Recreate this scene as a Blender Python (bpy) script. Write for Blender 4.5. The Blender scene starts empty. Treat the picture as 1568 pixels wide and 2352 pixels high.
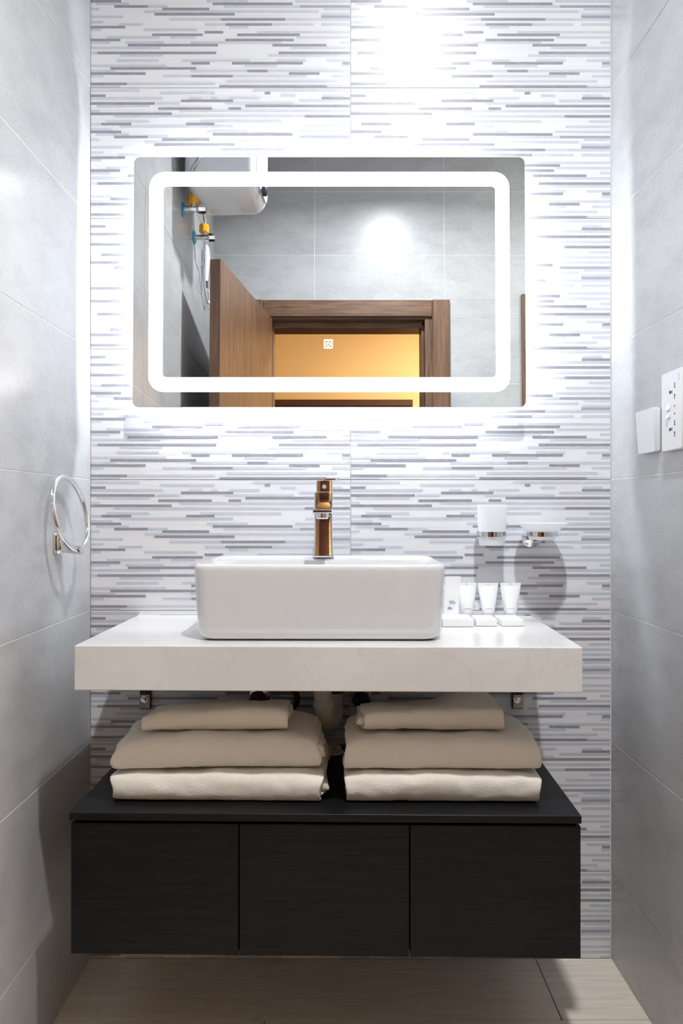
import bpy, bmesh, math, random
from mathutils import Vector, Matrix, noise
R = math.radians
scn = bpy.context.scene
COL = scn.collection
random.seed(7)

# ------------------------------------------------------------------ camera
cd = bpy.data.cameras.new('camera'); cam = bpy.data.objects.new('camera', cd); COL.objects.link(cam)
cam.location = (0, -1.85, 1.031); cam.rotation_euler = (R(90), 0, 0)
cd.sensor_fit = 'HORIZONTAL'; cd.sensor_width = 36.0
cd.lens = 36.0 * 1850.0 / 1568.0
cd.shift_y = -6.0 / 1568.0
cd.clip_start = 0.02
scn.camera = cam

# ------------------------------------------------------------------ world, exposure
w = bpy.data.worlds.new('world'); scn.world = w; w.use_nodes = True
w.node_tree.nodes['Background'].inputs[0].default_value = (0.8, 0.85, 1.0, 1)
w.node_tree.nodes['Background'].inputs[1].default_value = 0.05
scn.view_settings.view_transform = 'Standard'
scn.view_settings.look = 'None'
scn.view_settings.gamma = 1.0
scn.view_settings.use_curve_mapping = False
scn.view_settings.exposure = 0.09
DOWNLIGHT_W, HALL_W, BAND_E, HALO_E = 28.0, 47.0, 8.0, 125.0
NOOK_FILL_W = 17.0


def lamp(name, kind, loc, energy, color, size=0.1, rot=(0, 0, 0), spread=None, size_y=None):
    l = bpy.data.lights.new(name, kind); l.energy = energy; l.color = color
    if kind == 'AREA':
        l.shape = 'DISK' if size_y is None else 'RECTANGLE'
        l.size = size
        if size_y: l.size_y = size_y
        if spread: l.spread = spread
    else:
        l.shadow_soft_size = size
    o = bpy.data.objects.new(name, l); COL.objects.link(o); o.location = loc; o.rotation_euler = rot
    return o


CEIL = 2.78
lamp('ceiling_area_light', 'AREA', (0.25, -1.12, CEIL - 0.018), DOWNLIGHT_W, (0.95, 0.975, 1.0), 0.075, spread=R(152))
lamp('ceiling_area_light', 'AREA', (1.40, -0.935, CEIL - 0.018), NOOK_FILL_W, (1.0, 0.96, 0.90), 0.075)  # unseen fill light added in the recess to lift the ambient level
lamp('added_hall_lamp', 'AREA', (0.92, -2.95, 2.66), HALL_W, (1.0, 0.69, 0.37), 0.30)  # unseen hall source, added for the warm light beyond the doorway

# ------------------------------------------------------------------ materials


def mat(name, color=(0.8, 0.8, 0.8), rough=0.5, metal=0.0, spec=0.5, emit=None, estr=0, coat=0, trans=0, sheen=0, ior=1.5):
    m = bpy.data.materials.new(name); m.use_nodes = True
    b = m.node_tree.nodes['Principled BSDF']
    b.inputs['Base Color'].default_value = (*color, 1)
    b.inputs['Roughness'].default_value = rough
    b.inputs['Metallic'].default_value = metal
    b.inputs['Specular IOR Level'].default_value = spec
    b.inputs['IOR'].default_value = ior
    b.inputs['Coat Weight'].default_value = coat
    b.inputs['Coat Roughness'].default_value = 0.05
    b.inputs['Transmission Weight'].default_value = trans
    b.inputs['Sheen Weight'].default_value = sheen
    if emit:
        b.inputs['Emission Color'].default_value = (*emit, 1)
        b.inputs['Emission Strength'].default_value = estr
    return m


def nodes(m):
    nt = m.node_tree
    return nt, nt.nodes, nt.links, nt.nodes['Principled BSDF']


def noisy(m, layers, coord='Object', bump=None, mscale=(1, 1, 1)):
    """layers: list of (scale, detail, lo, hi, colour, mask strength, stretch) mixed over the base colour; bump: (scale, strength, dist, stretch)"""
    nt, N, L, b = nodes(m)
    if coord == 'World':
        src = N.new('ShaderNodeNewGeometry').outputs['Position']
    else:
        src = N.new('ShaderNodeTexCoord').outputs['Object']

    def ntex(scale, detail, stretch, rough=0.6):
        mp = N.new('ShaderNodeMapping'); L.new(src, mp.inputs[0]); mp.inputs['Scale'].default_value = stretch
        t = N.new('ShaderNodeTexNoise'); L.new(mp.outputs[0], t.inputs['Vector'])
        t.inputs['Scale'].default_value = scale; t.inputs['Detail'].default_value = detail
        t.inputs['Roughness'].default_value = rough
        return t.outputs['Fac']
    cur = None
    for (scale, detail, lo, hi, colr, strength, stretch) in layers:
        r = N.new('ShaderNodeMapRange'); r.inputs[1].default_value = lo; r.inputs[2].default_value = hi
        r.inputs[4].default_value = strength
        L.new(ntex(scale, detail, stretch), r.inputs[0])
        mx = N.new('ShaderNodeMix'); mx.data_type = 'RGBA'
        L.new(r.outputs[0], mx.inputs[0])
        if cur is None:
            mx.inputs[6].default_value = b.inputs['Base Color'].default_value
        else:
            L.new(cur, mx.inputs[6])
        mx.inputs[7].default_value = (*colr, 1)
        cur = mx.outputs[2]
    if cur is not None:
        L.new(cur, b.inputs['Base Color'])
    if bump:
        scale, strength, dist, stretch = bump
        bn = N.new('ShaderNodeBump'); bn.inputs['Strength'].default_value = strength; bn.inputs['Distance'].default_value = dist
        L.new(ntex(scale, 4, stretch), bn.inputs['Height']); L.new(bn.outputs[0], b.inputs['Normal'])
    return m


S1 = (1, 1, 1)
M = {}
# striped wall tile: three printed stone tones
M['strip_white'] = noisy(mat('strip_white', (0.82, 0.82, 0.835), 0.29), [(5, 2, .4, .7, (0.74, 0.75, 0.79), .8, (.4, 1, 12)), (160, 2, .35, .7, (0.70, 0.70, 0.73), .35, (1, 1, 30))],
                         'World', (180, .25, .0006, (.3, 1, 1.0)))
M['strip_pale'] = noisy(mat('strip_pale', (0.56, 0.575, 0.63), 0.29), [(40, 4, .35, .7, (0.64, 0.66, 0.71), .9, (1, 1, 2)), (420, 2, .45, .7, (0.48, 0.49, 0.54), .5, S1)], 'World', (400, .25, .0006, S1))
M['strip_dark'] = noisy(mat('strip_dark', (0.29, 0.285, 0.315), 0.29), [(45, 4, .35, .75, (0.38, 0.38, 0.42), .9, (1, 1, 2)), (500, 2, .45, .7, (0.20, 0.19, 0.215), .6, S1)], 'World', (400, .3, .0006, S1))
M['strip_mid'] = noisy(mat('strip_mid', (0.38, 0.385, 0.44), 0.42), [(500, 2, .45, .7, (0.28, 0.28, 0.33), .5, S1)], 'World')
M['grout'] = mat('grout', (0.84, 0.83, 0.81), 0.9)
M['cement_tile'] = noisy(mat('cement_tile', (0.47, 0.475, 0.485), 0.30),
                         [(2.2, 5, .35, .68, (0.54, 0.545, 0.55), .95, (1, 1, 1.6)), (9, 6, .45, .75, (0.385, 0.39, 0.40), .8, (1, 1, 2)),
                          (150, 5, .55, .72, (0.33, 0.335, 0.345), .6, S1), (240, 3, .60, .70, (0.25, 0.255, 0.265), .65, S1), (420, 3, .5, .75, (0.36, 0.365, 0.37), .6, S1)],
                         'World', (90, .06, .001, S1))
M['floor_tile'] = noisy(mat('floor_tile', (0.82, 0.745, 0.64), 0.30),
                        [(6, 4, .35, .65, (0.72, 0.64, 0.54), .9, (.8, 9, 1)), (30, 4, .45, .7, (0.62, 0.55, 0.48), .7, (.25, 4, 1))], 'World', (60, .05, .001, (.2, 3, 1)))
M['floor_grout'] = mat('floor_grout', (0.30, 0.26, 0.22), 0.9)
M['ceiling_paint'] = noisy(mat('ceiling_paint', (0.82, 0.82, 0.82), 0.9), [(6, 3, .3, .7, (0.78, 0.78, 0.79), .8, S1)])
M['hall_paint'] = noisy(mat('hall_paint', (0.86, 0.73, 0.52), 0.75), [(3, 4, .3, .7, (0.82, 0.69, 0.49), .8, S1)], 'World', (150, .1, .001, S1))
wal = [(3.0, 4, .35, .65, (0.085, 0.042, 0.023), .9, None), (11, 5, .42, .68, (0.245, 0.135, 0.074), .8, None), (46, 4, .5, .7, (0.06, 0.03, 0.02), .5, None)]


def walnut(name, stretch):
    return noisy(mat(name, (0.155, 0.078, 0.042), 0.42), [(a, b_, c, d_, e, f_, stretch) for (a, b_, c, d_, e, f_, _) in wal], 'Object', (60, .08, .001, stretch))


M['walnut_upright'] = walnut('walnut_upright', (7, 7, .35))
M['walnut_level'] = walnut('walnut_level', (.6, 7, 7))
M['walnut_edge'] = walnut('walnut_edge', (7, 7, .4))
M['black_wood'] = noisy(mat('black_wood', (0.0045, 0.0046, 0.0052), 0.42, spec=.2), [(14, 4, .4, .7, (0.009, 0.0092, 0.0102), .9, (.6, 6, 12))], 'Object', (34, .35, .0012, (.25, 5, 9)))
M['quartz'] = noisy(mat('quartz', (0.75, 0.73, 0.71), 0.16), [(4, 3, .4, .7, (0.81, 0.80, 0.785), .9, S1), (9, 8, .49, .505, (0.70, 0.66, 0.62), .0, S1), (16, 6, .62, .78, (0.66, 0.62, 0.57), .55, (1, 1, 1.4))])


def add_veins(m):
    nt, N, L, b = nodes(m)
    src = N.new('ShaderNodeTexCoord').outputs['Object']
    t = N.new('ShaderNodeTexNoise'); t.inputs['Scale'].default_value = 5.0; t.inputs['Detail'].default_value = 5; t.inputs['Distortion'].default_value = 1.2
    L.new(src, t.inputs['Vector'])
    r = N.new('ShaderNodeValToRGB'); e = r.color_ramp.elements
    e[0].position = .485; e[0].color = (0, 0, 0, 1); e[1].position = .515; e[1].color = (0, 0, 0, 1)
    k = r.color_ramp.elements.new(.5); k.color = (.16, .16, .16, 1)
    L.new(t.outputs['Fac'], r.inputs[0])
    prev = b.inputs['Base Color'].links[0].from_socket
    mx = N.new('ShaderNodeMix'); mx.data_type = 'RGBA'
    L.new(r.outputs[0], mx.inputs[0]); L.new(prev, mx.inputs[6]); mx.inputs[7].default_value = (.55, .49, .44, 1)
    L.new(mx.outputs[2], b.inputs['Base Color'])


add_veins(M['quartz'])
M['ceramic'] = noisy(mat('ceramic', (0.77, 0.775, 0.785), 0.07, coat=0.5), [(5, 2, .3, .7, (0.74, 0.745, 0.755), .5, S1)])
M['chrome'] = noisy(mat('chrome', (0.86, 0.87, 0.89), 0.045, metal=1.0), [(30, 2, .3, .7, (0.80, 0.81, 0.83), .6, S1)])
M['steel'] = noisy(mat('steel', (0.40, 0.38, 0.33), 0.38, metal=1.0), [(60, 3, .4, .7, (0.26, 0.23, 0.19), .8, S1)], 'Object', (80, .2, .001, S1))
M['dark_iron'] = noisy(mat('dark_iron', (0.05, 0.048, 0.045), 0.6, metal=.4), [(40, 3, .4, .7, (0.09, 0.075, 0.06), .7, S1)])
M['silvering'] = noisy(mat('silvering', (0.86, 0.89, 0.90), 0.0, metal=1.0), [(2, 1, .2, .8, (0.855, 0.885, 0.90), .5, S1)])
M['led_band'] = mat('led_band', (0.9, 0.9, 0.9), 0.6, emit=(0.93, 0.96, 1.0), estr=BAND_E)
M['led_icon'] = mat('led_icon', (0.9, 0.9, 0.9), 0.6, emit=(1.0, 0.99, 0.97), estr=1.6)
M['led_halo'] = mat('led_halo', (0.9, 0.9, 0.9), 0.6, emit=(0.86, 0.92, 1.0), estr=HALO_E)
M['lens'] = mat('lens', (0.9, 0.9, 0.9), 0.5, emit=(1, 1, 1), estr=8)
M['added_hall_lens'] = mat('added_hall_lens', (0.9, 0.9, 0.9), 0.5, emit=(1, .8, .5), estr=6)
M['white_plastic'] = noisy(mat('white_plastic', (0.83, 0.84, 0.86), 0.25), [(12, 2, .3, .7, (0.80, 0.81, 0.83), .6, S1)])
M['enamel'] = noisy(mat('enamel', (0.80, 0.82, 0.84), 0.22, coat=.3), [(3, 2, .3, .7, (0.77, 0.79, 0.81), .6, S1)])
M['paper'] = noisy(mat('paper', (0.92, 0.92, 0.92), 0.55), [(30, 3, .3, .7, (0.89, 0.89, 0.90), .6, S1)])
M['tube_plastic'] = noisy(mat('tube_plastic', (0.94, 0.945, 0.95), 0.30), [(20, 2, .3, .7, (0.92, 0.925, 0.935), .5, S1)])
M['frosted'] = noisy(mat('frosted', (0.95, 0.96, 0.97), 0.5), [(20, 2, .3, .7, (0.93, 0.945, 0.96), .5, S1)])


def translucent(m, fac):
    nt, N, L, b = nodes(m)
    t = N.new('ShaderNodeBsdfTranslucent'); t.inputs[0].default_value = (.95, .97, .98, 1)
    mx = N.new('ShaderNodeMixShader'); mx.inputs[0].default_value = fac
    out = [n for n in N if n.type == 'OUTPUT_MATERIAL'][0]
    L.new(b.outputs[0], mx.inputs[1]); L.new(t.outputs[0], mx.inputs[2]); L.new(mx.outputs[0], out.inputs[0])


translucent(M['frosted'], .45)
M['dark_slot'] = mat('dark_slot', (0.012, 0.010, 0.014), 0.6)
M['amber'] = mat('amber', (0.36, 0.13, 0.045), 0.3)
M['grey_print'] = mat('grey_print', (0.33, 0.35, 0.40), 0.6)
M['blue_print'] = mat('blue_print', (0.28, 0.36, 0.55), 0.6)
M['orange_plastic'] = noisy(mat('orange_plastic', (1.0, 0.46, 0.012), 0.35), [(40, 2, .4, .7, (0.9, 0.38, 0.01), .6, S1)])
M['blue_film'] = mat('blue_film', (0.02, 0.26, 0.40), 0.25)
M['navy'] = mat('navy', (0.022, 0.030, 0.052), 0.35)
M['red_plastic'] = mat('red_plastic', (0.10, 0.006, 0.010), 0.4)
M['blue_plastic'] = mat('blue_plastic', (0.006, 0.008, 0.06), 0.3)
M['black_rubber'] = mat('black_rubber', (0.012, 0.012, 0.013), 0.5)
M['hose_white'] = noisy(mat('hose_white', (0.82, 0.77, 0.70), 0.45), [(40, 3, .4, .7, (0.72, 0.67, 0.60), .7, S1)])
M['braid'] = noisy(mat('braid', (0.55, 0.56, 0.57), 0.35, metal=.8), [(220, 2, .45, .6, (0.25, 0.25, 0.26), .8, S1)])
M['rust'] = mat('rust', (0.33, 0.19, 0.11), 0.7)
M['terry'] = noisy(mat('terry', (0.93, 0.88, 0.79), 1.0, spec=.1, sheen=.35), [(300, 2, .35, .7, (0.87, 0.81, 0.72), .6, S1)], 'Object', (420, .9, .0016, S1))
M['maroon_wood'] = noisy(mat('maroon_wood', (0.075, 0.032, 0.030), 0.4), [(5, 4, .4, .7, (0.05, 0.022, 0.020), .8, (.5, 6, 6))])

# ------------------------------------------------------------------ mesh helpers


class G:
    def __init__(self):
        self.v = []; self.f = []; self.m = []

    def add(self, vs, fs, mi=0):
        b = len(self.v); self.v += [tuple(p) for p in vs]
        self.f += [tuple(b + i for i in f) for f in fs]; self.m += [mi] * len(fs)
        return self

    def box(self, x0, x1, y0, y1, z0, z1, mi=0, back=True):
        vs = [(x, y, z) for z in (z0, z1) for y in (y0, y1) for x in (x0, x1)]
        fs = [(0, 2, 3, 1), (4, 5, 7, 6), (0, 1, 5, 4), (1, 3, 7, 5), (3, 2, 6, 7), (2, 0, 4, 6)]
        if not back: fs = [f for i, f in enumerate(fs) if i != 4]
        return self.add(vs, fs, mi)

    def loft(self, rings, mi=0, cap0=True, cap1=True, closed=False):
        n = len(rings[0]); vs = [p for r in rings for p in r]; fs = []
        k = len(rings)
        for j in range(k if closed else k - 1):
            a, b_ = j * n, ((j + 1) % k) * n
            for i in range(n):
                fs.append((a + i, a + (i + 1) % n, b_ + (i + 1) % n, b_ + i))
        if not closed:
            if cap0: fs.append(tuple(reversed(range(n))))
            if cap1: fs.append(tuple(range((k - 1) * n, k * n)))
        return self.add(vs, fs, mi)

    def tube(self, path, r, n=12, mi=0, closed=False, caps=True):
        P = [Vector(p) for p in path]; k = len(P)
        rr = r if isinstance(r, (list, tuple)) else [r] * k
        rings = []; up = None
        for i in range(k):
            if closed: t = (P[(i + 1) % k] - P[i - 1]).normalized()
            else: t = (P[min(i + 1, k - 1)] - P[max(i - 1, 0)]).normalized()
            if up is None:
                up = t.orthogonal().normalized()
            else:
                up = (up - t * up.dot(t)).normalized()
            sd = t.cross(up)
            rings.append([P[i] + (up * math.cos(2 * math.pi * q / n) + sd * math.sin(2 * math.pi * q / n)) * rr[i] for q in range(n)])
        return self.loft(rings, mi, caps, caps, closed)

    def lathe(self, prof, origin=(0, 0, 0), axis=(0, 0, 1), n=28, mi=0, caps=True):
        """prof: list of (radius, height along axis)"""
        a = Vector(axis).normalized(); u = a.orthogonal().normalized(); s = a.cross(u); o = Vector(origin)
        rings = [[o + a * h + (u * math.cos(2 * math.pi * q / n) + s * math.sin(2 * math.pi * q / n)) * max(r, 1e-5) for q in range(n)] for (r, h) in prof]
        return self.loft(rings, mi, caps, caps)

    def obj(self, name, mats, parent=None, smooth=True, angle=38, bevel=0, seg=1, subsurf=0):
        me = bpy.data.meshes.new(name); me.from_pydata(self.v, [], self.f)
        for m in (mats if isinstance(mats, (list, tuple)) else [mats]): me.materials.append(M[m])
        me.polygons.foreach_set('material_index', self.m)
        bm = bmesh.new(); bm.from_mesh(me); bmesh.ops.recalc_face_normals(bm, faces=bm.faces); bm.to_mesh(me); bm.free()
        if smooth:
            me.polygons.foreach_set('use_smooth', [True] * len(me.polygons)); me.set_sharp_from_angle(angle=R(angle))
        me.update()
        return link(name, me, parent, bevel, seg, subsurf)


def link(name, me, parent=None, bevel=0, seg=1, subsurf=0):
    o = bpy.data.objects.new(name, me); COL.objects.link(o)
    if parent: o.parent = parent
    if bevel:
        md = o.modifiers.new('edge', 'BEVEL'); md.width = bevel; md.segments = seg; md.limit_method = 'ANGLE'; md.angle_limit = R(50)
    if subsurf:
        md = o.modifiers.new('smooth', 'SUBSURF'); md.levels = subsurf; md.render_levels = subsurf
    return o


def tag(o, label, cat, group=None, kind=None):
    o['label'] = label
    if cat: o['category'] = cat
    if group: o['group'] = group
    if kind: o['kind'] = kind
    return o


def thing(name, label, cat, mtx=None, group=None, kind=None):
    o = bpy.data.objects.new(name, None); COL.objects.link(o); o.empty_display_size = .05
    if mtx is not None: o.matrix_world = mtx
    return tag(o, label, cat, group, kind)


def T(x, y, z, rz=0): return Matrix.Translation((x, y, z)) @ Matrix.Rotation(rz, 4, 'Z')


def frame(o, u, v, w_):
    u, v, w_ = Vector(u).normalized(), Vector(v).normalized(), Vector(w_).normalized()
    m = Matrix.Identity(4)
    for i in range(3):
        m[i][0], m[i][1], m[i][2], m[i][3] = u[i], v[i], w_[i], o[i]
    return m


def rrect(hx, hy, r, n=8, cx=0, cy=0):
    """counter-clockwise rounded rectangle, 4*(n+1) points"""
    pts = []
    for (sx, sy, a0) in ((1, 1, 0), (-1, 1, 90), (-1, -1, 180), (1, -1, 270)):
        for k in range(n + 1):
            a = R(a0 + 90 * k / n)
            pts.append((cx + sx * (hx - r) + r * math.cos(a), cy + sy * (hy - r) + r * math.sin(a)))
    return pts


def spline(pts, per=8):
    P = [Vector(p) for p in pts]; out = []
    for i in range(len(P) - 1):
        p0, p1, p2, p3 = P[max(i - 1, 0)], P[i], P[i + 1], P[min(i + 2, len(P) - 1)]
        for k in range(per):
            t = k / per
            out.append(.5 * ((2 * p1) + (p2 - p0) * t + (2 * p0 - 5 * p1 + 4 * p2 - p3) * t * t + (3 * p1 - p0 - 3 * p2 + p3) * t ** 3))
    return out + [P[-1]]


# ------------------------------------------------------------------ the room shell
XL, XR, YD = -0.576, 0.619, -1.936
LW = frame((XL, 0, 0), (.006, 1, 0), (0, 0, 1), (1, -.006, 0))       # left wall: u = towards the back wall, v = up, w = out
RW = frame((XR, 0, 0), (.0119, -1, 0), (0, 0, 1), (-1, -.0119, 0))   # right wall: u = towards the camera
DW = frame((0, YD, 0), (-1, 0, 0), (0, 0, 1), (0, 1, 0))             # door wall: u = -x
BW = frame((0, 0, 0), (1, 0, 0), (0, 0, 1), (0, -1, 0))              # back wall: u = x
TT = .008                                                            # tile thickness


def struct(name, label, cat, mtx):
    return thing(name, label, cat, mtx, kind='structure')


# --- back wall: every tile carries the same printed strip pattern (k = strip row from the top, a..b in mm, tone)
PRINT = """1P0-112 1P372-595 2P158-284 2D399-412 3D0-34 3P436-470 3P532-577 4P0-165 4P225-255 4P277-291 4P317-387 4D530-595
5D207-327 5P478-595 6D0-147 6P307-467 6F150-204 7P13-136 7D355-595 8D155-278 8D316-345 9P0-21 9P203-595 10D0-186 11P53-491 11D491-595
13P35-134 13P251-437 13P546-595 14P0-24 14D24-93 14D219-284 15P66-327 15P493-595 16P0-50 17D0-70 17P266-360 17P469-595 18P11-88 18D280-463
19D54-131 19P131-177 19P305-480 19M480-595 20P0-20 20D164-272 20P534-595 21P123-523 22D146-330 22F529-595 23P0-74 23M529-595
24P180-299 24D299-446 24P446-595 25P0-29 26P63-119 26P262-309 26D309-416 26P416-512 26P529-595 27D0-79 27P317-362 28P0-23 28P122-243
29D261-304 29P382-480 29F480-595 30D141-257 30D336-480 31P35-159 31P183-240 31P471-595 32D0-68 32D309-466 33P0-45 33P79-168 33P229-438 33P572-595
34D85-292 34D417-541 35P0-160 35P458-595 37P0-15 37D15-288 37D431-595 38P66-165 38P406-595 40P59-156 40P210-366 40P426-493 40P541-595
41D231-273 41D324-487 41D577-595 42P0-173 42P352-428 42P575-595 43D45-242 44P0-57 44P228-359 44D359-406 44P406-595 45D0-126 45D455-525
46P0-29 46P165-231 46D231-326 46P326-495 46P553-595 48P312-566 49D0-83 49P83-286 50P0-68 50D295-542 50P542-595"""
BARS = []
import re
for k, tone, a, b_ in re.findall(r'(\d+)([PDFM])(\d+)-(\d+)', PRINT):
    BARS.append((int(k), tone, int(a), int(b_)))


def striped_tile(vtop, vbot):
    """600 x 300 tile in its own frame: x to the right, y up from the lower edge, z out; vtop..vbot in mm of the print"""
    g = G(); W, H = .5955, (vbot - vtop) / 1000 - .0015
    g.box(0, W, 0, H, -TT, 0, 0)
    for (k, tone, a, b_) in BARS:
        vc = 5.7 + 5.93 * (k - 1)
        v0, v1 = max(vc - 2.95, vtop + .4), min(vc + 2.95, vbot - 1.2)
        if v1 - v0 < 1.5: continue
        y1 = (vbot - v0) / 1000 - .0015; y0 = (vbot - v1) / 1000 - .0015
        y1 = min(y1, H - .0004); y0 = max(y0, .0004)
        lift = {'D': .00045, 'M': .0004, 'P': .0003, 'F': .00025}[tone]
        g.box(max(a / 1000, .0004), min(b_ / 1000, W - .0004), y0, y1, -.001, lift, {'P': 1, 'F': 1, 'D': 2, 'M': 3}[tone])
    return g


wall_back = struct('wall_back', 'back wall clad in white tiles striped with thin grey stone strips', 'wall', BW)
g = G().box(XL - .1, XR + .1, -.02, CEIL + .05, -.12, -TT + .0045); g.obj('grout_bed', 'grout', wall_back, smooth=False)
tile_mesh = {}
for (z0, z1, vt) in [(0, .2, 0)] + [(.2 + .3 * i, .5 + .3 * i, 0) for i in range(8)] + [(2.6, 2.77, 130)]:
    h = round((z1 - z0) * 1000)
    key = (vt, h)
    for x0 in (-.5755, .0215):
        if key not in tile_mesh:
            o = striped_tile(vt, vt + h).obj('tile', ['strip_white', 'strip_pale', 'strip_dark', 'strip_mid'], wall_back, smooth=False)
            tile_mesh[key] = o.data
        else:
            o = link('tile', tile_mesh[key], wall_back)
        o.location = (x0, z0, 0)


def tile_grid(parent, us, vs, holes=(), matn='cement_tile', gap=.0019, jig=.0004):
    rnd = random.Random(3)
    for (u0, u1) in us:
        for (v0, v1) in vs:
            rects = [(u0 + gap / 2, u1 - gap / 2, v0 + gap / 2, v1 - gap / 2)]
            for (a0, a1, b0, b1) in holes:
                new = []
                for (p0, p1, q0, q1) in rects:
                    if a1 <= p0 or a0 >= p1 or b1 <= q0 or b0 >= q1: new.append((p0, p1, q0, q1)); continue
                    if q1 > b1: new.append((p0, p1, b1, q1)); q1 = b1
                    if q0 < b0: new.append((p0, p1, q0, b0)); q0 = b0
                    if p0 < a0: new.append((p0, a0, q0, q1))
                    if p1 > a1: new.append((a1, p1, q0, q1))
                rects = new
            rects = [r for r in rects if r[1] - r[0] > .03 and r[3] - r[2] > .03]
            if not rects: continue
            g = G(); d = rnd.uniform(-jig, jig)
            for (p0, p1, q0, q1) in rects: g.box(p0, p1, q0, q1, -TT, d)
            g.obj('tile', matn, parent, smooth=False, bevel=.0007)


ROWS = [(0, .2)] + [(.2 + .3 * i, .5 + .3 * i) for i in range(8)] + [(2.6, CEIL)]
wall_left = struct('wall_left', 'left wall of grey cement-look tiles carrying the towel ring', 'wall', LW)
G().box(-1.95, .0, -.02, CEIL + .05, -.10, -TT + .0070).obj('grout_bed', 'grout', wall_left, smooth=False)
tile_grid(wall_left, [(-.6, -.0005), (-1.2, -.6), (-1.8, -1.2), (-1.936, -1.8)], ROWS)
wall_right = struct('wall_right', 'right wall of grey cement-look tiles carrying the switch and socket', 'wall', RW)
G().box(.0, .75, -.02, CEIL + .05, -.09, -TT + .0070).obj('grout_bed', 'grout', wall_right, smooth=False)
tile_grid(wall_right, [(.0005, .6), (.6, .75)], ROWS)
wall_door = struct('wall_door', 'grey tiled wall around the open brown door, seen in the mirror', 'wall', DW)
OPEN = (-.42, .366, -.1, 2.03)          # doorway in u, v
OPEN2 = (-1.62, -.85, -.1, 2.05)
WT = .16
g = G()
zb = -TT + .0070
for (a, b_, c, d_) in ((-1.8, -1.62, -.02, CEIL + .05), (-1.62, -.85, 2.05, CEIL + .05), (-.85, -.42, -.02, CEIL + .05), (-.42, .366, 2.03, CEIL + .05), (.366, .75, -.02, CEIL + .05)):
    g.box(a, b_, c, d_, -WT, zb)
g.obj('grout_bed', 'grout', wall_door, smooth=False)
tile_grid(wall_door, [(-1.676, -1.076), (-1.076, -.476), (-.476, .124), (.124, .592)], ROWS, [(-.445, .40, -.1, 2.05), (-1.70, -.87, -.1, 2.09)])
wall_nook = struct('wall_nook', 'grey wall of the recess beyond the right wall', 'wall', T(0, -.75, 0))
G().box(.72, 1.75, 0, .1, -.02, CEIL + .05).obj('tile_face', 'cement_tile', wall_nook, smooth=False)
wall_far_right = struct('wall_far_right', 'grey wall closing the recess on the right', 'wall', T(1.7, 0, 0))
G().box(0, .1, YD - .1, -.75, -.02, CEIL + .05).obj('tile_face', 'cement_tile', wall_far_right, smooth=False)

ceil = struct('ceiling', 'flat white painted ceiling above the basin', 'ceiling', T(0, 0, CEIL))
g = G(); g.box(-.75, 1.85, YD, .05, 0, .06); g.obj('plaster', 'ceiling_paint', ceil, smooth=False)

floor = struct('floor', 'floor of beige wood-look tiles', 'floor', T(0, 0, 0))
G().box(-.75, 1.85, YD - WT, .05, -.06, -.0045).obj('grout_bed', 'floor_grout', floor, smooth=False)
ys = [0.0, -.223] + [-.223 - .3 * i for i in range(1, 6)] + [YD - .02]
for i in range(len(ys) - 1):
    off = .445 if i % 2 == 0 else -.155
    xs = [x for x in (off - 1.2, off, off + 1.2) if -.61 < x < 1.69]
    xs = [-.615] + xs + [1.695]
    for a, b_ in zip(xs, xs[1:]):
        G().box(a + .001, b_ - .001, ys[i + 1] + .001, ys[i] - .001, -.008, 0).obj('tile', 'floor_tile', floor, smooth=False, bevel=.0006)

# --- hall beyond the doorway
hall = struct('wall_hall', 'warm yellow painted hall wall seen through the doorway', 'wall', T(0, 0, 0))
G().box(-1.7, 1.7, -4.1, -4.0, -.02, 2.75).obj('paint', 'hall_paint', hall, smooth=False)
hs = struct('wall_hall_side', 'yellow painted side walls of the hall', 'wall', T(0, 0, 0))
for x in (-1.7, 1.6):
    G().box(x, x + .1, -4.0, YD - WT, -.02, 2.75).obj('paint', 'hall_paint', hs, smooth=False)
G().box(-1.6, -.366, YD - WT - .01, YD - WT, -.02, 2.7).obj('paint', 'hall_paint', hs, smooth=False)
G().box(.42, 1.6, YD - WT - .01, YD - WT, -.02, 2.7).obj('paint', 'hall_paint', hs, smooth=False)
G().box(-.366, .42, YD - WT - .01, YD - WT, 2.06, 2.7).obj('paint', 'hall_paint', hs, smooth=False)
hc = struct('ceiling_hall', 'white hall ceiling beyond the doorway', 'ceiling', T(0, 0, 2.7))
G().box(-1.7, 1.7, -4.1, YD - WT, 0, .05).obj('plaster', 'ceiling_paint', hc, smooth=False)
hf = struct('floor_hall', 'unseen hall floor beyond the doorway, coloured dark to limit bounced light', 'floor', T(0, 0, 0))
G().box(-1.7, 1.7, -4.1, YD - WT, -.05, 0).obj('boards', 'maroon_wood', hf, smooth=False)  # dark wood colour keeps low bounced light out of the bathroom

# --- doors
d1 = struct('door_1', 'open dark walnut door in its frame, reflected in the mirror', 'door', DW)


def casing(parent, u0, u1, top, wd=.082, th=.016):
    for a in (u0, u1 - wd):
        G().box(a, a + wd, 0, top, .001, th).obj('casing_upright', 'walnut_upright2', parent, smooth=False, bevel=.004, seg=2)
    G().box(u0 + wd + .0008, u1 - wd - .0008, top - .078, top - .002, .001, th - .002).obj('casing_head', 'walnut_level', parent, smooth=False, bevel=.002)


M['walnut_upright2'] = walnut('walnut_upright2', (7, .35, 7))
casing(d1, -.499, .445, 2.088)
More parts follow.
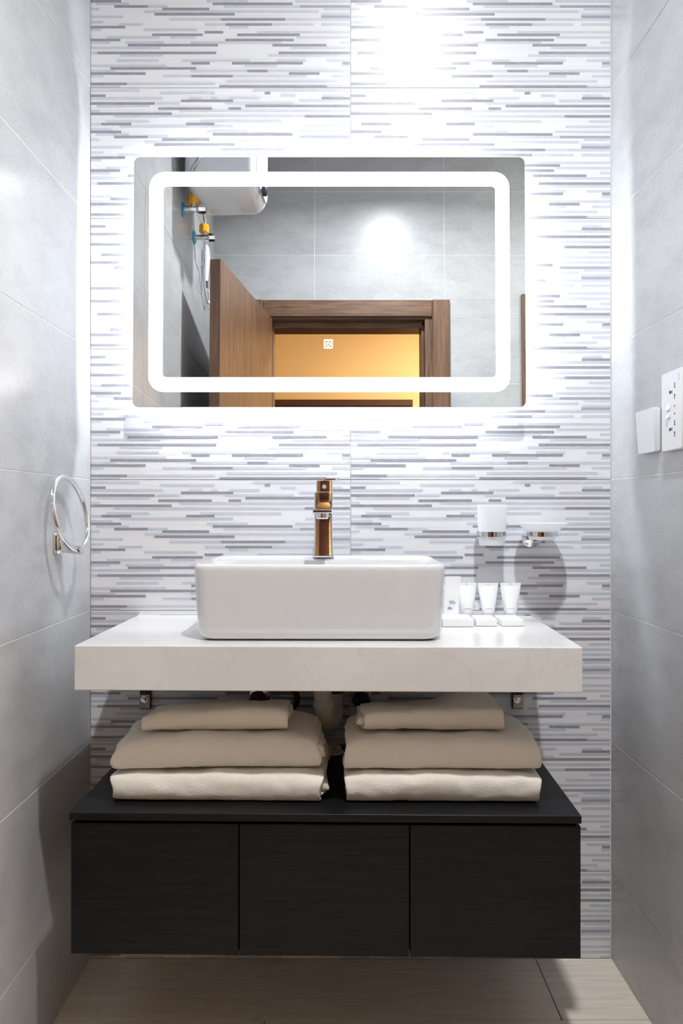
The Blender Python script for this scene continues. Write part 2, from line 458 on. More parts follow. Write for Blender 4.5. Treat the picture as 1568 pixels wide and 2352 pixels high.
# lining with a stop, the leaf closes against it
for s, a in ((-1, -.4185), (1, .3645)):
    x0, x1 = (a, a + .034) if s < 0 else (a - .034, a)
    G().box(x0, x1, 0, 2.0, -WT - .01, .0).obj('jamb_lining', 'walnut_upright2', d1, smooth=False)
    y0, y1 = (x1, x1 + .012) if s < 0 else (x0 - .012, x0)
    G().box(y0, y1, 0, 1.985, -WT, -.045).obj('door_stop', 'walnut_upright2', d1, smooth=False, bevel=.002)
G().box(-.4185, .3645, 2.0, 2.029, -WT - .01, 0).obj('head_lining', 'walnut_level', d1, smooth=False)
G().box(-.377, .332, 1.972, 2.0, -WT, -.045).obj('door_stop', 'walnut_level', d1, smooth=False, bevel=.002)
leaf = bpy.data.objects.new('leaf', None)
g = G(); g.box(-.04, 0, 0, .775, .008, 2.0)
lf = g.obj('leaf', ['walnut_upright'], d1, smooth=False, bevel=.0012)
bpy.data.objects.remove(leaf)
ml = T(-.318, YD + .012, 0, math.atan2(.122, .763))
lf.parent = None; lf.matrix_world = ml
lf.parent = d1; lf.matrix_parent_inverse = d1.matrix_world.inverted()
g = G(); g.box(-.0395, -.0005, .7745, .7765, .01, 1.999); eb = g.obj('edge_band', 'walnut_edge', lf, smooth=False)
for s, x in ((1, .0), (-1, -.04)):       # lever handles low on the leaf
    g = G(); g.lathe([(.026, 0), (.026, .006), (.011, .010), (.010, .045)], (x, .71, 1.0), (s, 0, 0), 20)
    g.tube([(x + s * .042, .71, 1.0), (x + s * .045, .65, 1.0), (x + s * .045, .59, 1.0)], .008)
    g.obj('lever_handle', 'chrome', lf)
d2 = struct('door_2', 'closed walnut door beside the doorway, only its left casing in the mirror', 'door', DW)
casing(d2, -1.65, -.827, 2.114)
G().box(-1.58, -.895, 0.006, 2.034, -.05, -.012).obj('leaf', 'walnut_upright2', d2, smooth=False)
w1 = thing('wardrobe', 'dark brown wooden wardrobe against the yellow hall wall', 'wardrobe', T(-.4, -4.0, 0))
G().box(-.7, .905, .002, .06, .05, 1.95).obj('carcass', 'maroon_wood', w1, smooth=False)
G().box(-.72, .905, .002, .075, 1.95, 1.997).obj('cornice', 'maroon_wood', w1, smooth=False, bevel=.004)
for i in range(3):
    dr = G().box(-.69 + i * .53, -.17 + i * .53, .061, .078, .08, 1.94).obj('door', 'maroon_wood', w1, smooth=False, bevel=.003)
    G().lathe([(.012, 0), (.015, .012), (.009, .02)], (-.21 + i * .53, .078, 1.0), (0, 1, 0), 14).obj('knob', 'chrome', dr)
G().box(-.7, .905, .002, .055, 0, .05).obj('plinth', 'maroon_wood', w1, smooth=False)

# --- ceiling lights; the recess and hall ones are unseen, added for their light
for x, y, lab in ((.25, -1.12, 'round recessed white downlight in the ceiling in front of the basin'), (1.40, -.935, 'unseen round downlight added in the recess beyond the right wall as fill light')):
    dl = thing('downlight', lab, 'light', T(x, y, CEIL), 'recessed downlights')
    G().lathe([(.046, -.001), (.060, -.001), (.062, -.006), (.058, -.010), (.047, -.012), (.045, -.004)], n=36, caps=False).obj('trim_ring', 'white_plastic', dl)
    G().lathe([(.044, -.004), (.044, -.006)], n=32).obj('lens', 'lens', dl)
hl = thing('added_hall_light', 'unseen round ceiling light added in the hall to light it warmly', 'light', T(0.92, -2.95, 2.7))
G().lathe([(.16, -.001), (.17, -.02), (.16, -.03)], n=36).obj('rim', 'white_plastic', hl)
G().lathe([(.15, -.030), (.14, -.034)], n=36).obj('diffuser', 'added_hall_lens', hl)

# ------------------------------------------------------------------ illuminated mirror
TILT = .0241
mm = Matrix.Translation((-.0273, -.045, 1.5415)) @ Matrix.Rotation(-TILT, 4, 'X')
mir = thing('mirror', 'wide backlit mirror with a glowing rounded frosted band, on the striped wall', 'mirror', mm)
MW, MH = .4395, .2825


def ringpts(hx, hz, r, y, n=8): return [(p[0], y, p[1]) for p in rrect(hx, hz, r, n)]


g = G(); g.loft([ringpts(MW - .0006, MH - .0006, .0138, 0), ringpts(MW, MH, .0144, .0007), ringpts(MW, MH, .0144, .005)], 0)
g.obj('glass', 'silvering', mir, angle=20)
g = G()
bo = lambda y, e=0: ringpts(.404 - e, .248 - e, .034 - e, y)
bi = lambda y, e=0: ringpts(.3725 + e, .2155 + e, .009 + e, y)
g.loft([bo(-.0004), bi(-.0004)], 0, False, False)
g.loft([bo(.001), bo(-.0004)], 0, False, False); g.loft([bi(-.0004), bi(.001)], 0, False, False)
g.obj('frosted_light_band', 'led_band', mir)
# touch switch: a square outline with a power symbol
g = G(); cx, cz = -.0022, -.1405
o1 = [(cx + p[0], -.0004, cz + p[1]) for p in rrect(.0100, .0103, .002, 4)]
o2 = [(cx + p[0], -.0004, cz + p[1]) for p in rrect(.0072, .0070, .0006, 4)]
g.loft([o1, o2], 0, False, False)
arc = [(R(90 + 40 + (280) * i / 20)) for i in range(21)]
for i in range(20):
    a, b_ = arc[i], arc[i + 1]
    g.add([(cx + r_ * math.cos(t), -.0004, cz + r_ * math.sin(t)) for (r_, t) in ((.0030, a), (.0056, a), (.0056, b_), (.0030, b_))], [(0, 1, 2, 3)])
g.add([(cx - .0011, -.0004, cz + .0075), (cx + .0011, -.0004, cz + .0075), (cx + .0011, -.0004, cz + .0005), (cx - .0011, -.0004, cz + .0005)], [(0, 1, 2, 3)])
g.obj('power_symbol', 'led_icon', mir, smooth=False)
HX, HZ = .392, .236
g = G(); g.box(-HX, HX, .005, .033, -HZ, HZ); g.obj('housing', 'white_plastic', mir, smooth=False)
for (x0, x1, z0, z1) in ((-HX - .003, -HX - .0005, -HZ, HZ), (HX + .0005, HX + .003, -HZ, HZ), (-HX, HX, HZ + .0005, HZ + .003), (-HX, HX, -HZ - .003, -HZ - .0005)):
    G().box(x0, x1, .021, .029, z0, z1).obj('halo_strip', 'led_halo', mir, smooth=False)

# ------------------------------------------------------------------ worktop, basin, tap
ROT = R(-1.25)
wt = thing('worktop', 'thick white quartz worktop slab carrying the basin', 'worktop', T(-.017, -.002, .708, ROT))
G().box(-.451, .451, -.420, 0, 0, .080).obj('slab', 'quartz', wt, smooth=False, bevel=.0018, seg=2)
ba = thing('basin', 'rectangular white ceramic vessel basin on the quartz worktop', 'basin', T(-.040, -.218, .788, R(-.6)))
rings = []
HB = .1415


def rr(hx, y0, y1, r, z): return [(p[0], p[1], z) for p in rrect(hx, (y1 - y0) / 2, r, 10, 0, (y0 + y1) / 2)]


F, B_ = -.156, .150
for (ins, z) in ((.026, .001), (.020, .0014), (.0125, .004), (.0085, .009), (.0068, .018)):
    rings.append(rr(.2345 - ins, F + ins, B_ - ins, .034 - ins * .3, z))
for (ins, z) in ((.0045, .045), (.0025, .080), (.0008, .115), (.0000, .130), (.0003, .1355), (.0018, .1392), (.0045, .1412), (.008, HB), (.012, .1410)):
    rings.append(rr(.2345 - ins, F + ins, B_ - ins, .036 - ins * .5, z))
for (ins, z, back) in ((.0165, .1375, .115), (.0195, .128, .118), (.028, .08, .123), (.045, .035, .135), (.075, .022, .16)):
    rings.append(rr(.2335 - ins, F + ins, B_ - back, .046 - ins * .2, z))
g = G(); g.loft(rings, 0, True, True); g.obj('bowl', 'ceramic', ba, angle=60)
G().lathe([(.0225, .0223), (.0225, .0245), (.019, .027), (.001, .028)], (0, -.04, 0), n=24).obj('drain_plug', 'chrome', ba)

ta = thing('tap', 'chrome square mixer tap standing on the rear ledge of the basin', 'tap', T(-.0385, -.122, .9295))
g = G()
for (hw, z) in ((.0222, 0), (.0222, .003),):
    pass


def sq(hw, hd, z, r=.004, cx=0, cy=0): return [(p[0], p[1], z) for p in rrect(hw, hd, r, 4, cx, cy)]


G().loft([sq(.0225, .0225, .0), sq(.0225, .0225, .0032), sq(.021, .021, .0042)]).obj('base_plate', 'chrome', ta)
G().loft([sq(.0210, .0222, .0042, .004, 0, -.0012), sq(.0205, .0214, .012, .004, 0, -.0008), sq(.0199, .0205, .028, .004, 0, -.0003), sq(.0194, .0198, .040), sq(.0194, .0198, .070), sq(.0194, .0198, .1000),
          sq(.0200, .0200, .1005), sq(.0200, .0200, .1375), sq(.0192, .0192, .1385)]).obj('body', 'chrome', ta, angle=25)
# spout slab reaching forward over the bowl
g = G(); rg = []
for (y, z0, z1, hw) in ((.000, .0860, .1030, .0200), (-.06, .0900, .1025, .0200), (-.118, .0935, .1015, .0198), (-.121, .0940, .1010, .0192)):
    rg.append([(-hw, y, z0), (hw, y, z0), (hw, y, z1), (-hw, y, z1)])
g.loft(rg); g.obj('spout', 'chrome', ta, smooth=False, bevel=.0015, seg=2)
G().lathe([(.0125, .0), (.0125, -.0095), (.0105, -.0115), (.0100, -.0095), (.001, -.009)], (0, -.104, .0938), n=24).obj('aerator', 'chrome', ta)
lv = G()
lv.loft([sq(.0175, .0175, .1388, .003, .002), sq(.0175, .0175, .1620, .003, .002), sq(.0168, .0168, .1628, .003, .002)])
lev = lv.obj('lever', 'chrome', ta, angle=25)
G().loft([[(p[0], p[1], .1632 + .02 * (-p[1]) * 0 + p[0] * .02) for p in rrect(.0165, .040, .003, 4, .016, .012)], [(p[0], p[1], .1662 + p[0] * .02) for p in rrect(.0165, .040, .003, 4, .016, .012)]]).obj('lever_plate', 'chrome', lev, angle=25)
G().lathe([(.0046, 0), (.0046, .0008), (.003, .0012)], (.002, -.0176, .1500), (0, -1, 0), 18).obj('screw_cap', 'white_plastic', lev)

# ------------------------------------------------------------------ black cabinet
ca = thing('cabinet', 'wall-hung black wooden cabinet with three flat doors', 'cabinet', T(-.0235, -.002, .239, ROT * .8))
G().box(-.453, .453, -.424, 0, .239, .253).obj('top_board', 'black_wood', ca, smooth=False, bevel=.0008)
g = G(); g.box(-.449, .449, -.398, 0, 0.001, .2385); g.obj('carcass', 'black_wood', ca, smooth=False)
xs = [-.4525, -.1515, .1515, .4535]
for i in range(3):
    G().box(xs[i] + .0012, xs[i + 1] - .0012, -.4205, -.4, 0, .2335).obj('door', 'black_wood', ca, smooth=False, bevel=.0008)

# ------------------------------------------------------------------ folded towels


def towel(name, label, cx, yf, z, Wd, Dp, H, seed, rz=0, layers=2, puff=0.0, end=.2, peak=None, sag=0.0, shear=0.0, roll=.0, peek=0.0, wave=0.0, slope=0.0):
    t = T(cx, yf, z, rz)
    root = thing(name, label, 'towel', t, 'folded towels on the cabinet')
    nx = 56

    def disp(x, y, zz, lay):
        u = x / (Wd / 2); zr = zz / H
        e = abs(u) ** 6
        nz = noise.noise(Vector((x * 7 + seed * 3.1, y * 7, seed))) * .0045 + noise.noise(Vector((x * 22 + seed, y * 18, zz * 30))) * .0032
        zz2 = zz * (1 + puff * (1 - u * u) - end * e) * (1 - slope * max(0, y) / Dp) + zr * nz
        zz2 += sag * zr * u + wave * noise.noise(Vector((x * 6 + seed * 2.3, y * 3, 5.5)))
        zz2 += .0018 * noise.noise(Vector((x * 60, y * 60 + seed, zz * 60)))
        if peak:
            px, py, pw, ph = peak
            zz2 += ph * zr * math.exp(-((x - px) / pw) ** 2) * max(0, min(1, (y - py * .4) / (py * .6))) if py else 0
        yy = y + .006 * noise.noise(Vector((x * 6 + seed * 1.7, zz * 22, 3.3))) * (1 if y < Dp * .5 else .4) + roll * (1 - abs(2 * zr - 1)) * 0
        yy += .0016 * noise.noise(Vector((x * 40 + seed, zz * 70, 1.3)))
        xx = x + shear * y
        if abs(u) > .8:
            xx += (abs(u) - .8) / .2 * (.010 * noise.noise(Vector((lay * 5.3 + seed, y * 9, zz * 25))) + .004 * noise.noise(Vector((lay, y * 40, seed)))) * (1 if u > 0 else -1)
        return (xx, yy, max(zz2, .0006 + .0006 * (1 + noise.noise(Vector((x * 30, y * 30, seed)))) if zz < .003 else zz2))
    pieces = []
    n = layers; th = H / (2 * n) * .97
    for L_ in range(n):
        o0 = L_ * H / (2 * n); hh = H - 2 * o0        # outer fold height
        path_o, path_i = [], []
        y0 = L_ * th * 1.02
        # bottom run from the back to the front, round the fold, top run to the back
        ro = hh / 2; ri = max(hh / 2 - th, .0006)
        flat = 14
        fold = 1.0 if hh > .03 else 1.0
        yc = y0 + ro * .62
        for k in range(flat):
            yy = Dp * (1 - .02 * L_) - (Dp * (1 - .02 * L_) - yc) * k / flat
            path_o.append((yy, o0)); path_i.append((yy, o0 + th))
        for k in range(13):
            a = R(270 - 180 * k / 12)
            path_o.append((yc + ro * .62 * math.cos(a), H / 2 + ro * math.sin(a)))
            path_i.append((yc + ri * .62 * math.cos(a), H / 2 + ri * math.sin(a)))
        for k in range(1, flat + 1):
            yy = yc + (Dp * (1 - .02 * L_) - yc) * k / flat
            path_o.append((yy, H - o0)); path_i.append((yy, H - o0 - th))
        m_ = len(path_o)
        g = G(); vs = []
        wl = Wd * (1 - .012 * L_)
        for i in range(nx + 1):
            s = -1 + 2 * i / nx
            s = math.copysign(abs(s) ** .8, s)
            x = s * wl / 2 + peek * L_
            rnd = .0035 * max(0, (abs(s) - .97) / .03)
            ring = path_o + path_i[::-1]
            for q, (yy, zz) in enumerate(ring):
                ctr = (path_o[q if q < m_ else 2 * m_ - 1 - q], path_i[q if q < m_ else 2 * m_ - 1 - q])
                my, mz = (ctr[0][0] + ctr[1][0]) / 2, (ctr[0][1] + ctr[1][1]) / 2
                f_ = 1 - .55 * max(0, (abs(s) - .965) / .035) ** 2
                vs.append(disp(x, my + (yy - my) * f_, mz + (zz - mz) * f_, L_))
        rn = 2 * m_; fs = []
        for i in range(nx):
            for q in range(rn):
                fs.append((i * rn + q, i * rn + (q + 1) % rn, (i + 1) * rn + (q + 1) % rn, (i + 1) * rn + q))
        for i in (0, nx):
            for q in range(m_ - 1):
                fs.append((i * rn + q, i * rn + q + 1, i * rn + rn - 2 - q, i * rn + rn - 1 - q))
        g.add(vs, fs)
        pieces.append(g)
    for k, g in enumerate(pieces):
        g.obj('outer_fold' if k == 0 else 'inner_fold', 'terry', root, angle=180, subsurf=1)
    return root


ZC = .4925
towel('folded_towel', 'white terry towel at the bottom of the stack left of the drain hose', -.231, -.372, ZC, .392, .27, .0525, 1, R(-1), 3, .0, .10, peek=.006)
towel('folded_towel', 'off-white towel in the middle of the stack left of the drain hose', -.232, -.358, ZC + .0555, .385, .205, .0595, 2, R(2.2), 3, .0, .24, sag=.002, peek=.006, wave=.003)
towel('folded_towel', 'smaller cream towel on top of the stack left of the drain hose', -.240, -.328, ZC + .1185, .275, .15, .040, 3, R(1.5), 2, .0, .2, sag=.006, slope=.45, peek=.007, wave=.003)
towel('folded_towel', 'white terry towel at the bottom of the stack right of the drain hose', .186, -.379, ZC, .358, .27, .0525, 4, R(-.5), 3, .0, .10, peek=-.002)
towel('folded_towel', 'off-white towel in the middle of the stack right of the drain hose', .187, -.366, ZC + .0555, .362, .205, .0595, 5, R(-.6), 3, .0, .2, peek=.006, wave=.0025)
towel('folded_towel', 'cream towel with a raised back corner topping the stack right of the drain hose', .176, -.328, ZC + .1185, .272, .16, .040, 6, R(1), 2, .0, .12, sag=.004, slope=.45, peek=-.009, wave=.0025, peak=(.085, .14, .045, .045))

# ------------------------------------------------------------------ plumbing under the worktop
dh = thing('drain_hose', 'white corrugated drain hose between the two towel stacks', 'hose', T(-.0400, -.125, 0))
path = []; rad = []
for i in range(73):
    z = .7075 - i * (.0885 / 72)
    path.append((.0015 * math.sin(i * .1), i * .0001, z)); rad.append(.0185 + (.0011 if (i // 2) % 2 else -.0006))
G().tube(path, rad, 22).obj('corrugated_tube', 'hose_white', dh, angle=70)
G().tube(spline([(.0, .007, .6195), (.002, .009, .597), (.011, .030, .570), (.016, .066, .556)], 6), [.0205] * 2 + [.0200] * 15 + [.0195] * 2, 20).obj('elbow', 'hose_white', dh)
G().lathe([(.020, -.006), (.0222, -.005), (.0222, .006), (.020, .008)], (.001, .0075, .612), n=24).obj('collar', 'hose_white', dh)
G().tube(spline([(.014, .062, .556), (.024, .085, .566), (.026, .088, .595), (.026, .085, .622)], 6), .0175, 18).obj('trap_bend', 'hose_white', dh)
G().lathe([(.019, 0), (.0205, .003), (.0205, .016), (.017, .020)], (.026, .085, .620), (0, 0, 1), 20).obj('trap_nut', 'dark_iron', dh)
fl = thing('pipe_flange', 'grey rubber pipe flange on the cabinet top behind the drain hose', 'flange', T(-.0205, -.0640, .4925))
G().lathe([(.0255, 0), (.0255, .0012), (.0240, .0020), (.0205, .0024), (.0200, .012), (.0175, .012), (.0170, .0005)], n=32, caps=False).obj('flange_ring', 'hose_white', fl)
G().lathe([(.0172, .0005), (.0170, .0035)], n=24).obj('sleeve', 'black_rubber', fl)
for i, (x, lab) in enumerate(((-.449, 'steel bracket with a bolt under the left end of the worktop'), (.403, 'steel bracket with a bolt under the right end of the worktop'))):
    b = thing('bracket', lab, 'bracket', T(x, -.001, .708), 'steel brackets under the worktop')
    g = G(); g.box(-.0125, .0125, -.006, -.0005, -.133, -.0005); g.obj('wall_leg', 'dark_iron', b, smooth=False)
    G().box(-.0125, .0125, -.33, -.006, -.006, -.0008).obj('arm', 'dark_iron', b, smooth=False)
    G().box(-.0120, .0120, -.0105, -.006, -.131, -.101).obj('washer_plate', 'steel', b, smooth=False, bevel=.0008)
    G().lathe([(.0085, -.0105), (.0085, -.0125), (.0062, -.0126), (.0062, -.019), (.0050, -.0205)], (-.0015, 0, -.111), (0, 1, 0), 6).obj('bolt', 'chrome', b, smooth=False)
for (x, key, lab, cap) in ((-.186, 'red_plastic', 'stop valve with a dark red handle behind the left towels', 'red'), (.044, 'blue_plastic', 'stop valve with a dark blue handle above the right towels', 'blue')):
    v = thing('stop_valve', lab, 'valve', T(x, -.001, .607), 'stop valves under the worktop')
    G().lathe([(.024, -.0005), (.024, -.003), (.016, -.007), (.010, -.009), (.010, -.045)], (0, 0, .0), (0, 1, 0), 20).obj('spindle', 'chrome', v)
    pts = []
    h = G()
    h.lathe([(.013, -.042), (.019, -.044), (.0205, -.050), (.0205, -.062), (.017, -.068), (.006, -.069)], (0, 0, 0), (0, 1, 0), 8)
    h.obj('handle', key, v, angle=30)
    G().tube([(0, -.030, .004), (0, -.031, .03), (0, -.033, .06)], .0085, 12).obj('outlet', 'chrome', v)
    G().tube(spline([(0, -.033, .058), (.004, -.05, .08), (.012 if x < 0 else -.012, -.08, .0995)], 6), .006, 10).obj('supply_hose', 'braid', v)
G_ = G().tube(spline([(-.141, -.03, .706), (-.10, -.035, .606), (-.128, -.036, .575), (-.16, -.034, .55), (-.18, -.03, .52), (-.185, -.022, .4945)], 8), .007, 12)
bh = G_.obj('black_hose', 'black_rubber'); tag(bh, 'black rubber hose hanging behind the left towel stack', 'hose')

# ------------------------------------------------------------------ things on the worktop
TOP = .7882


def carton(label, x0, x1, yfr, dp, h, rz):
    c = thing('soap_carton', label, 'carton', T((x0 + x1) / 2, yfr, TOP, rz), 'white cartons lying on the worktop')
    wd = (x1 - x0) / 2
    G().box(-wd, wd, 0, dp, .0004, h * .93).obj('carton_body', 'paper', c, smooth=False, bevel=.0010)
    G().box(-wd + .0004, wd - .0004, .0006, dp, h * .93 + .0002, h).obj('lid_flap', 'paper', c, smooth=False, bevel=.0006)
    return c


carton('widest flat white carton, touching the right side of the basin', .2085, .2735, -.187, .075, .0165, R(0))
carton('middle flat white carton in front of the small tubes', .2785, .3225, -.180, .070, .0145, R(-1))
carton('flat white carton nearest the worktop right end', .3325, .3780, -.178, .070, .0140, R(2))
for i, (x, y, lab) in enumerate(((.2735, -.088, 'white squeeze tube nearest the basin, leaning against its sachet'), (.3200, -.090, 'middle one of three white squeeze tubes'), (.3690, -.090, 'white squeeze tube farthest from the basin'))):
    t_ = thing('squeeze_tube', lab if i else 'white squeeze tube nearest the basin, first of the three', 'tube', T(x, y, TOP, R((3, -1, -4)[i])), 'white squeeze tubes on the worktop')
    rg = []
    for k in range(13):
        s = k / 12
        hx = .0135 + (.0222 - .0135) * s ** .9; hy = .0130 * (1 - s ** 1.6) + .0009
        rg.append([(hx * math.cos(2 * math.pi * q / 28), hy * math.sin(2 * math.pi * q / 28), .0165 + .060 * s) for q in range(28)])
    G().loft(rg).obj('tube_body', 'tube_plastic', t_, angle=60)
    G().box(-.0222, .0222, -.0010, .0010, .0765, .0825).obj('crimp', 'tube_plastic', t_, smooth=False)
    G().lathe([(.0135, .0006), (.0140, .0015), (.0138, .0150), (.0125, .0165)], n=28).obj('cap', 'white_plastic', t_)
    G().box(-.0005, .0005, -.0016, -.0009, .0768, .0822).obj('crimp_mark', 'blue_print', t_, smooth=False)
    g = G()
    for q in range(6):
        a = -.007 + q * .0026
        g.box(a, a + .0017, -.0136, -.0128, .0268, .0276)
    g.obj('print_line', 'grey_print', t_, smooth=False)
sc_ = thing('sachet', 'upright white paper sachet half hidden behind the basin right side', 'sachet', T(.2375, -.105, TOP, R(0)))
g = G(); rg = []
for (z, hy, dx) in ((.0005, .006, -.002), (.03, .008, -.001), (.065, .005, .001), (.082, .0016, .003), (.0975, .0012, .0045)):
    rg.append([(p[0] + dx, p[1], z) for p in rrect(.0165, hy, min(.001, hy * .6), 2)])
g.loft(rg); g.obj('pouch', 'paper', sc_, angle=50)
g = G()
for k, (z, a, b_) in enumerate(((.045, -.006, .006), (.0415, -.004, .008), (.031, -.009, .0), (.0285, -.009, .002))):
    g.box(a, b_, -.0092, -.0078, z, z + .0008)
g.obj('print_line', 'blue_print', sc_, smooth=False)

# ------------------------------------------------------------------ wall accessories
tu = thing('tumbler_holder', 'chrome ring holder on the striped wall holding the frosted tumbler', 'holder', T(.333, 0, .9765))


def ringband(cx, cy, r, z0, z1, th=.0022, n=40):
    g = G(); g.lathe([(r, z0), (r + th, z0), (r + th, z1), (r, z1), (r, z0)], (cx, cy, 0), n=n, caps=False); return g


ringband(0, -.066, .0308, -.0055, .0055).obj('ring', 'chrome', tu)
G().lathe([(.021, -.0005), (.021, -.006), (.018, -.010), (.008, -.012), (.007, -.036)], (-.004, 0, -.004), (0, 1, 0), 28).obj('wall_mount', 'chrome', tu)
cup = thing('tumbler', 'frosted white glass tumbler standing in the chrome ring', 'tumbler', T(.333, -.066, 0))
cz = [(.0245, .9515), (.0268, .9518), (.0280, .9550), (.0288, .965), (.0300, .975), (.0312, 1.000), (.0328, 1.040), (.0322, 1.0408), (.0312, 1.040), (.0298, 1.0), (.0272, .960), (.001, .9585)]
G().lathe(cz, n=36).obj('glass', 'frosted', cup)
sd = thing('soap_dish_holder', 'chrome ring holder on the striped wall under the frosted soap dish', 'holder', T(.4437, 0, .9765))
ringband(0, -.068, .0335, -.0050, .0050).obj('ring', 'chrome', sd)
G().lathe([(.024, -.0005), (.024, -.007), (.019, -.012), (.009, -.015), (.008, -.036)], (-.008, 0, -.009), (0, 1, 0), 28).obj('wall_mount', 'chrome', sd)
dish = thing('soap_dish', 'shallow frosted white glass soap dish resting in the chrome ring', 'dish', T(.4437, -.068, 0))
G().lathe([(.024, .9640), (.0275, .9645), (.0298, .968), (.0318, .975), (.0330, .982), (.042, .990), (.0555, 1.0005), (.0560, 1.0012), (.0545, 1.001), (.040, .992), (.031, .984), (.028, .970), (.001, .968)], n=40).obj('glass', 'frosted', dish)

tr = thing('towel_ring', 'chrome towel ring flipped up on the grey left wall', 'towel ring', LW @ Matrix.Translation((-.215, .963, 0)))
# frame: x = towards the back wall, y = up, z = out of the wall
g = G(); g.loft([[(p[0], p[1], .0008) for p in rrect(.021, .0235, .010, 5)], [(p[0], p[1], .008) for p in rrect(.021, .0235, .010, 5)], [(p[0], p[1], .012) for p in rrect(.018, .0205, .009, 5)]])
g.obj('wall_plate', 'chrome', tr)
g = G(); g.loft([[(p[0], p[1] - .006, .010) for p in rrect(.015, .013, .007, 5)], [(p[0] - .006, p[1] - .010, .025) for p in rrect(.010, .010, .005, 5)], [(p[0] - .012, p[1] - .0135, .045) for p in rrect(.0085, .0085, .004, 5)], [(p[0] - .013, p[1] - .014, .055) for p in rrect(.009, .009, .004, 5)], [(p[0] - .013, p[1] - .014, .057) for p in rrect(.006, .006, .003, 5)]])
g.obj('arm', 'chrome', tr)
rp = []
for k in range(64):
    a = 2 * math.pi * k / 64
    du, dv = .0735 * math.sin(a), .0735 * (1 - math.cos(a))
    rp.append((-.0155 + du, -.014 + dv, .047 - .028 * (dv / .147) + du * .10))
G().tube(rp, .0055, 14, closed=True).obj('ring', 'chrome', tr)

sw = thing('light_switch', 'square white rocker light switch on the grey right wall', 'switch', RW @ Matrix.Translation((.238, 1.187, 0)))
g = G(); g.loft([[(p[0], p[1], .0008) for p in rrect(.041, .041, .002, 3)], [(p[0], p[1], .003) for p in rrect(.041, .041, .002, 3)], [(p[0], p[1], .0031) for p in rrect(.043, .043, .002, 3)], [(p[0], p[1], .0095) for p in rrect(.043, .043, .002, 3)]])
g.obj('plate', 'white_plastic', sw)
g = G(); g.loft([[(p[0], p[1], .0096) for p in rrect(.0425, .0425, .0015, 3)], [(p[0], p[1], 0.0150 + p[1] * .07) for p in rrect(.0425, .0425, .0015, 3)]])
g.obj('rocker', 'white_plastic', sw, angle=25)
so = thing('double_socket', 'tall white double wall socket with switches on the grey right wall', 'socket', RW @ Matrix.Translation((.357, 1.214, 0)))
g = G(); g.loft([[(p[0], p[1], .0008) for p in rrect(.041, .071, .002, 3)], [(p[0], p[1], .0028) for p in rrect(.041, .071, .002, 3)], [(p[0], p[1], .003) for p in rrect(.0435, .073, .003, 3)], [(p[0], p[1], .0118) for p in rrect(.0435, .073, .003, 3)], [(p[0], p[1], .0125) for p in rrect(.0428, .0723, .003, 3)]])
g.obj('plate', 'white_plastic', so)
for (v0, nm) in ((.0345, 0), (-.0345, 1)):
    for (a, b_, c, d_) in ((.0135, .0165, v0 + .0065, v0 + .0155), (.0120, .0175, v0 + .0060, v0 + .0080), (.0135, .0165, v0 - .0155, v0 - .0070), (.0115, .0180, v0 - .0085, v0 - .0060)):
        pass
    g = G(); zf = .0127
    g.box(.0137, .0163, v0 + .0060, v0 + .0155, .0120, zf); g.box(.0125, .0175, v0 + .0060, v0 + .0078, .0120, zf)
    g.obj('slot_upper', 'dark_slot', so, smooth=False)
    g = G(); g.box(.0137, .0163, v0 - .0150, v0 - .0058, .0120, zf); g.box(.0122, .0178, v0 - .0080, v0 - .0058, .0120, zf)
    g.obj('slot_lower', 'dark_slot', so, smooth=False)
    g = G(); g.lathe([(.0036, .0120), (.0036, .0128)], (-.0048, v0, 0), (0, 0, 1), 14); g.box(-.0048, .004, v0 - .0010, v0 + .0010, .0120, zf); g.box(.0030, .0048, v0 - .0032, v0 + .0032, .0120, zf)
    g.obj('slot_earth', 'dark_slot', so, smooth=False)
for v0 in (.0072, -.0072):
    g = G(); g.loft([[(p[0] - .0110, p[1] + v0, .0124) for p in rrect(.0070, .0058, .0008, 2)], [(p[0] - .0110, p[1] + v0, .0150 - (p[1]) * .22) for p in rrect(.0068, .0056, .0008, 2)]])
    g.obj('rocker', 'white_plastic', so, angle=25)
    G().box(.0125, .0172, v0 - .0016, v0 + .0016, .0120, .0128).obj('indicator', 'amber', so, smooth=False)
g = G()
for q in range(8):
    g.box(.0325, .0345, .0510 + q * .0018, .0510 + q * .0018 + .0012, .0122, .0127)
g.obj('print_line', 'grey_print', so, smooth=False)

# ------------------------------------------------------------------ seen in the mirror: heater, valves, hoses, shower head
wh = thing('water_heater', 'compact white box water heater on the left wall, seen in the mirror', 'water heater', T(-.424, -1.165, 2.215, R(4)))
rg = []
for (y, e) in ((-.142, .030), (-.140, .014), (-.130, .004), (-.112, 0), (.100, 0), (.122, .006), (.133, .018), (.135, .034)):
    rg.append([(p[0] + (.0 if y < 0 else .003), y, p[1] + .155) for p in rrect(.130 - e, .155 - e, .050 - e * .5, 8)])
G().loft(rg).obj('tank', 'enamel', wh, angle=60)
g = G(); g.loft([[(.1295 + o_, p[0] - .002, p[1] + .155) for p in rrect(.112 - e, .125 - e, .03, 6)] for (o_, e) in ((0, 0), (.004, 0), (.007, .005))])
g.obj('front_panel', 'enamel', wh)
G().lathe([(.021, 0), (.021, .013), (.018, .016)], (.1368, .005, .036), (1, 0, 0), 22).obj('knob', 'navy', wh)
for y in (-.08, .08):
    G().box(-.150, -.1302, y - .012, y + .012, .20, .26).obj('wall_hook', 'steel', wh, smooth=False)


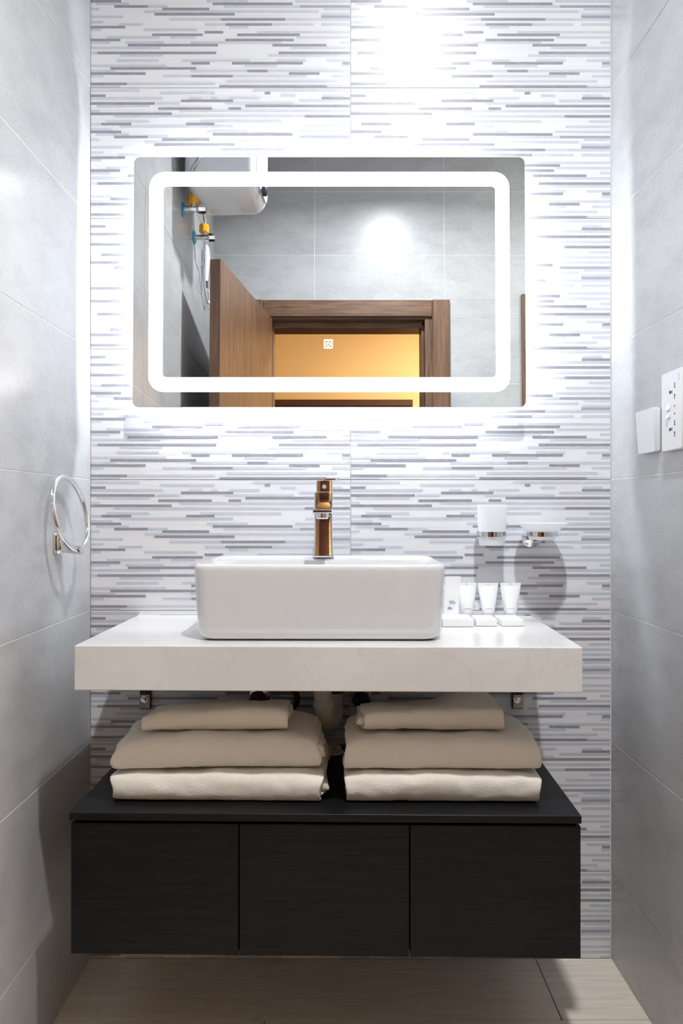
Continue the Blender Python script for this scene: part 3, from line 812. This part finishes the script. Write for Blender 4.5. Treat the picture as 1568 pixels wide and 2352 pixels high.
def angle_valve(label, y, z):
    mtx = LW @ Matrix.Translation((y, z, 0))
    v = thing('angle_valve', label, 'valve', mtx, 'chrome angle valves on the left wall')
    G().lathe([(.026, .0008), (.026, .004), (.020, .0075), (.0115, .009)], n=26).obj('escutcheon', 'blue_film', v)
    G().lathe([(.0115, .0085), (.0115, .052), (.0145, .054), (.0150, .058)], n=22).obj('body', 'chrome', v)
    G().lathe([(.0155, .0585), (.0170, .061), (.0170, .082), (.0150, .086)], n=8).obj('handle', 'chrome', v, angle=20)
    G().lathe([(.0095, .006), (.0095, .022)], (0, 0, .040), (0, 1, 0), 16).obj('outlet', 'chrome', v)
    G().lathe([(.0185, .020), (.0195, .023), (.0195, .045), (.0185, .050), (.014, .050), (.0135, .03)], (0, 0, .040), (0, 1, 0), 8).obj('nut_cover', 'orange_plastic', v, angle=20)
    return v


angle_valve('chrome angle valve with orange nut, upper of the two under the heater', -1.165, 2.187)
angle_valve('chrome angle valve with orange nut, lower of the two in the mirror', -1.40, 2.174)
h1 = G().tube(spline([(-.540, -1.165, 2.238), (-.541, -1.12, 2.243), (-.530, -1.03, 2.238), (-.513, -.995, 2.258), (-.488, -.990, 2.308), (-.44, -1.0, 2.51), (-.41, -1.04, 2.56), (-.40, -1.10, 2.565), (-.40, -1.12, 2.527)], 8), .0075, 12).obj('inlet_hose', 'braid')
h1.parent = wh; h1.matrix_parent_inverse = wh.matrix_world.inverted()
h2 = G().tube(spline([(-.540, -1.40, 2.227), (-.545, -1.385, 2.27), (-.556, -1.34, 2.34), (-.558, -1.28, 2.42), (-.556, -1.24, 2.48), (-.54, -1.22, 2.54), (-.48, -1.21, 2.57), (-.44, -1.20, 2.527)], 8), .0055, 12).obj('outlet_hose', 'braid')
h2.parent = wh; h2.matrix_parent_inverse = wh.matrix_world.inverted()
sh = thing('hand_shower', 'white hand shower hanging on the left wall beside the door edge', 'shower', LW @ Matrix.Translation((-1.585, 2.13, 0)))
G().lathe([(.014, .0008), (.014, .004), (.008, .006), (.008, .012)], n=18).obj('holder', 'chrome', sh)
g = G(); g.tube([(0, .085, .020), (0, .07, .021), (0, .03, .021), (0, -.02, .020), (0, -.07, .019)], [.004, .011, .015, .012, .008], 18); g.obj('handset', 'white_plastic', sh)
G().lathe([(.0082, 0), (.0085, -.025)], (0, -.071, .019), (0, 1, 0), 14).obj('collar', 'navy', sh)
h3 = G().tube(spline([(-.542, -1.405, 2.160), (-.548, -1.43, 2.12), (-.560, -1.50, 2.10), (-.567, -1.545, 2.06), (-.569, -1.58, 2.02), (-.567, -1.635, 1.985), (-.565, -1.665, 2.0), (-.566, -1.640, 2.04)], 8), .005, 10).obj('shower_hose', 'white_plastic')
tag(h3, 'thin white hose looping from the lower valve to the hand shower', 'hose')
